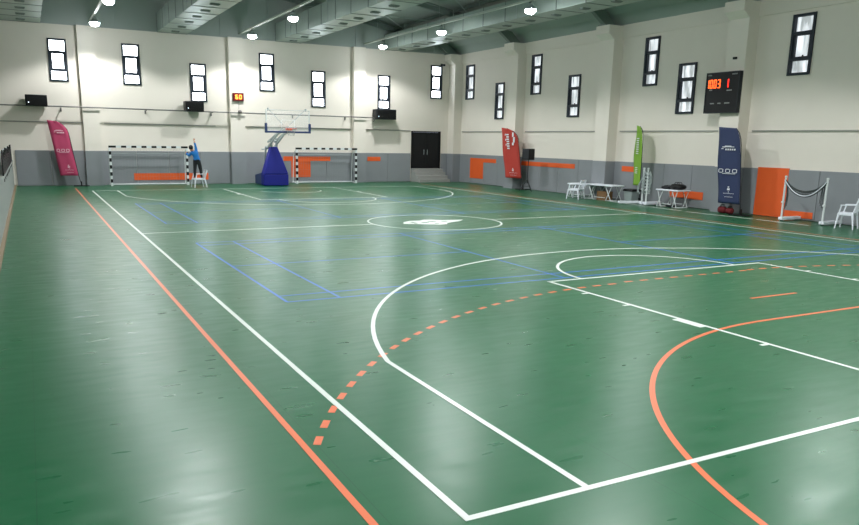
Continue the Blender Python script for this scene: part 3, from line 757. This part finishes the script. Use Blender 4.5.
def sagz(f, d): return 1.2-d*4*f*(1-f)
for dz, r, dd in ((0, .02, .32), (-.05, .012, .35), (-.1, .012, .39), (-.03, .014, .27)):
    tube(bm, [(-.02+.01*math.sin(k+dz*50), -(ya-yb)*k/n, sagz(k/n, dd)+dz*.6) for k in range(n+1)], r, 6)
for k in range(1, 60):
    f = k/60; y = -(ya-yb)*f; bar(bm, (-.02, y, sagz(f, .32)), (-.02+.01*math.sin(k), y+.02, sagz(f, .38)-.08), .004, 4)
for q in range(4): tube(bm, [(.03*math.sin(q*2), -(ya-yb)+.05+.02*q, 1.15), (.04, -(ya-yb)+.08+.03*q, .8), (.02*math.cos(q), -(ya-yb)+.06+.03*q, .42+.06*q)], .010, 6)
for q in range(3): tube(bm, [(0, -.04-.015*q, 1.15), (.02, -.08-.02*q, .75), (.01, -.05-.03*q, .35+.05*q)], .009, 6)
obj('net', bm, M['net_dark'], t)
tube(bt, [(-.045, -(ya-yb)*k/n, sagz(k/n, .42)) for k in range(n+1)], .013, 6); obj('net_tape', bt, M['white_pl'], t)
# folded pair with bundled net
t = post_set('white net posts with the net bundled round them, beside the green flag', (16.4, 16.2), 17.3, 1.28, ((-.05, .8), (-.05, .8)))
bm = B()
for q in range(7):
    a = q*.9; tube(bm, [(.05*math.cos(a+k*1.3), -.15+.16*math.sin(a+k*.9), 1.2-k*.13) for k in range(7)], .017, 6)
tube(bm, [(0, -.3, 1.2), (-.02, -.42, 1.02), (-.02, -.40, .8), (0, -.3, .62)], .016, 6)
tube(bm, [(0, 0, 1.05), (-.02, .14, .8), (-.02, .2, .5), (0, .12, .4)], .018, 6)
tube(bm, [(-.02, .02, .95), (-.04, .2, .7), (-.02, .24, .42)], .014, 6)
obj('bundled_net', bm, M['grey_met'], t)
bm = B(); 
for q in range(4): tube(bm, [(.03, -.05-.06*q, 1.1-.1*q), (.05, -.1+.03*q, .8), (.03, -.1, .45)], .02, 6)
obj('net_folds', bm, M['net_dark'], t)
t = thing('spare_base', 'long low white base bar on the floor beside the grey bin', 'base bar', (16.85, 17.0, 0), -.4)
bm = B(); box(bm, -.07, .8, -.08, .08, .035, .12); obj('base_bar', bm, M['white_pl'], t, bevel=.01)
for wx in (0, .7):
    bm = B(); bar(bm, (wx, -.06, .035), (wx, .06, .035), .035, 14); obj('wheel', bm, M['grey_met'], t)

# ---------------------------------------------------------------- guard rail on the left parapet
t = thing('guard_rail', 'railing hung with ragged black mesh on top of the left parapet', 'railing', (PX-.1, 24.6, 1.06))
for k in range(8):
    bm = B(); bar(bm, (0, -6+k*1.7, 0), (0, -6+k*1.7, .55), .02); obj('rail_post', bm, M['grey_met'], t)
bm = B(); bar(bm, (0, -6.1, .56), (0, 6.1, .56), .022); obj('top_rail', bm, M['grey_met'], t)
bm = B(); k = 0; y = -6.0
while y < 6.0:
    wd = random.uniform(.12, .3); h = random.uniform(.42, .66); lo = random.uniform(-.16, .04)
    hull8(bm, [(.02,y,lo),(.05,y,lo),(.05,y+wd,lo-.03),(.02,y+wd,lo-.03)], [(.02,y+.05,h),(.05,y+.05,h),(.05,y+wd-.02,h-random.uniform(0,.12)),(.02,y+wd-.02,h-.06)]); y += wd*.97
for v in bm.verts:
    v.co.x += .06
obj('black_mesh', bm, M['black'], t)
# ---------------------------------------------------------------- the person
def skinmesh(name, pts, edges, rad, root=0, lv=2):
    me = bpy.data.meshes.new(name); me.from_pydata([Vector(p) for p in pts], edges, [])
    o = bpy.data.objects.new(name, me); C.objects.link(o)
    sk = o.modifiers.new('skin', 'SKIN'); sk.use_smooth_shade = True
    for i, v in enumerate(me.skin_vertices[0].data):
        rr = rad[i]; v.radius = (rr, rr) if not isinstance(rr, tuple) else rr; v.use_root = (i == root)
    ss = o.modifiers.new('sub', 'SUBSURF'); ss.levels = lv; ss.render_levels = lv
    dg = bpy.context.evaluated_depsgraph_get(); dg.update()
    me2 = bpy.data.meshes.new_from_object(o.evaluated_get(dg)); bpy.data.objects.remove(o)
    n = bpy.data.objects.new(name, me2); C.objects.link(n)
    for p in me2.polygons: p.use_smooth = True
    return n
pr = thing('person', 'person in blue shirt and black trousers on a chair, arm raised', 'person', (4.27, 29.25, .39))
# local: x right, y away from viewer, z up; feet on the chair seat
P = [(0,0,.76), (-.02,0,.88), (-.05,0,.99), (-.09,0,1.08), (-.15,.0,1.13), (-.19,-.0,1.17), (-.23,-.02,1.26),      # pelvis..head 0-6
     (-.07,.02,.66), (-.09,.03,.38), (-.11,.02,.09), (-.12,-.08,.03),        # left leg 7-10
     (.08,-.02,.66), (.14,.0,.38), (.17,.03,.09), (.165,-.06,.03),           # right leg 11-14
     (-.22,.02,1.05), (-.30,.10,.93), (-.36,.25,1.04), (-.37,.31,1.06),      # left arm to goal post 15-18
     (0,.02,1.11), (-.02,.03,1.32), (-.055,.05,1.51), (-.06,.055,1.56)]   # right arm raised 19-22
Eg = [(0,1),(1,2),(2,3),(3,4),(4,5),(5,6),(0,7),(7,8),(8,9),(9,10),(0,11),(11,12),(12,13),(13,14),(3,15),(15,16),(16,17),(17,18),(3,19),(19,20),(20,21),(21,22)]
Rd = [r*1.22 for r in [.115,.105,.115,.105,.055,.06,.088,.085,.06,.042,.036,.085,.06,.042,.036,.062,.045,.033,.03,.062,.046,.033,.03]]
body = skinmesh('body', P, Eg, Rd); body.parent = pr
for k in ('skin', 'shirt', 'trouser', 'black'): body.data.materials.append(M[k])
for p in body.data.polygons:
    c = p.center
    if c.z > 1.14 and c.x < -.13: p.material_index = 0
    elif c.z > 1.49: p.material_index = 0
    elif c.x < -.33 and c.y > .24: p.material_index = 0
    elif c.z > .78: p.material_index = 1
    elif c.z > .09: p.material_index = 2
    else: p.material_index = 3
def hand(base, d, side, nm):
    base = Vector(base); d = Vector(d).normalized(); s = Vector(side).normalized()
    pts = [base]; ed = []; rad = [.022]
    pts.append(base+d*.045); ed.append((0, 1)); rad.append(.026)
    for k, ln in enumerate((.045, .052, .048, .038)):
        o_ = (k-1.5)*.017; i = len(pts)
        pts += [base+d*.062+s*o_, base+d*(.062+ln*.6)+s*o_*1.15, base+d*(.062+ln)+s*o_*1.25+Vector((0, .008, 0))]
        ed += [(1, i), (i, i+1), (i+1, i+2)]; rad += [.009, .008, .007]
    i = len(pts); pts += [base+d*.02-s*.028, base+d*.05-s*.045]; ed += [(0, i), (i, i+1)]; rad += [.010, .008]
    h = skinmesh(nm, pts, ed, rad, 0, 1); h.data.materials.append(M['skin']); h.parent = body
hand((-.06,.055,1.56), (0, .05, 1), (1, 0, 0), 'hand'); hand((-.37,.31,1.06), (-.1, 1, .15), (0, -.1, 1), 'hand')
# hair: a cap over the back and top of the head
bm = B(); c = Vector((-.23, -.02, 1.275))
bmesh.ops.create_uvsphere(bm, u_segments=20, v_segments=14, radius=1)
for v in bm.verts:
    v.co = Vector((v.co.x*.094, v.co.y*.10, v.co.z*.105))+c+Vector((0, -.008, .012))
bmesh.ops.delete(bm, geom=[v for v in bm.verts if (v.co.y-c.y) > .03 and v.co.z < c.z+.05 or v.co.z < c.z-.055], context='VERTS')
hr = obj('hair', bm, M['hair'], body, smooth=True)
bm = B()
for sx in (-1, 1):
    bmesh.ops.create_icosphere(bm, subdivisions=2, radius=.012, matrix=Matrix.Translation((-.23+sx*.03, .068, 1.275)))
obj('eyes', bm, M['black'], body, smooth=True)
bm = B(); hull8(bm, [(-.245,.065,1.235),(-.215,.065,1.235),(-.215,.095,1.24),(-.245,.095,1.24)], [(-.237,.06,1.28),(-.223,.06,1.28),(-.223,.07,1.28),(-.237,.07,1.28)]); obj('nose', bm, M['skin'], body, smooth=True)
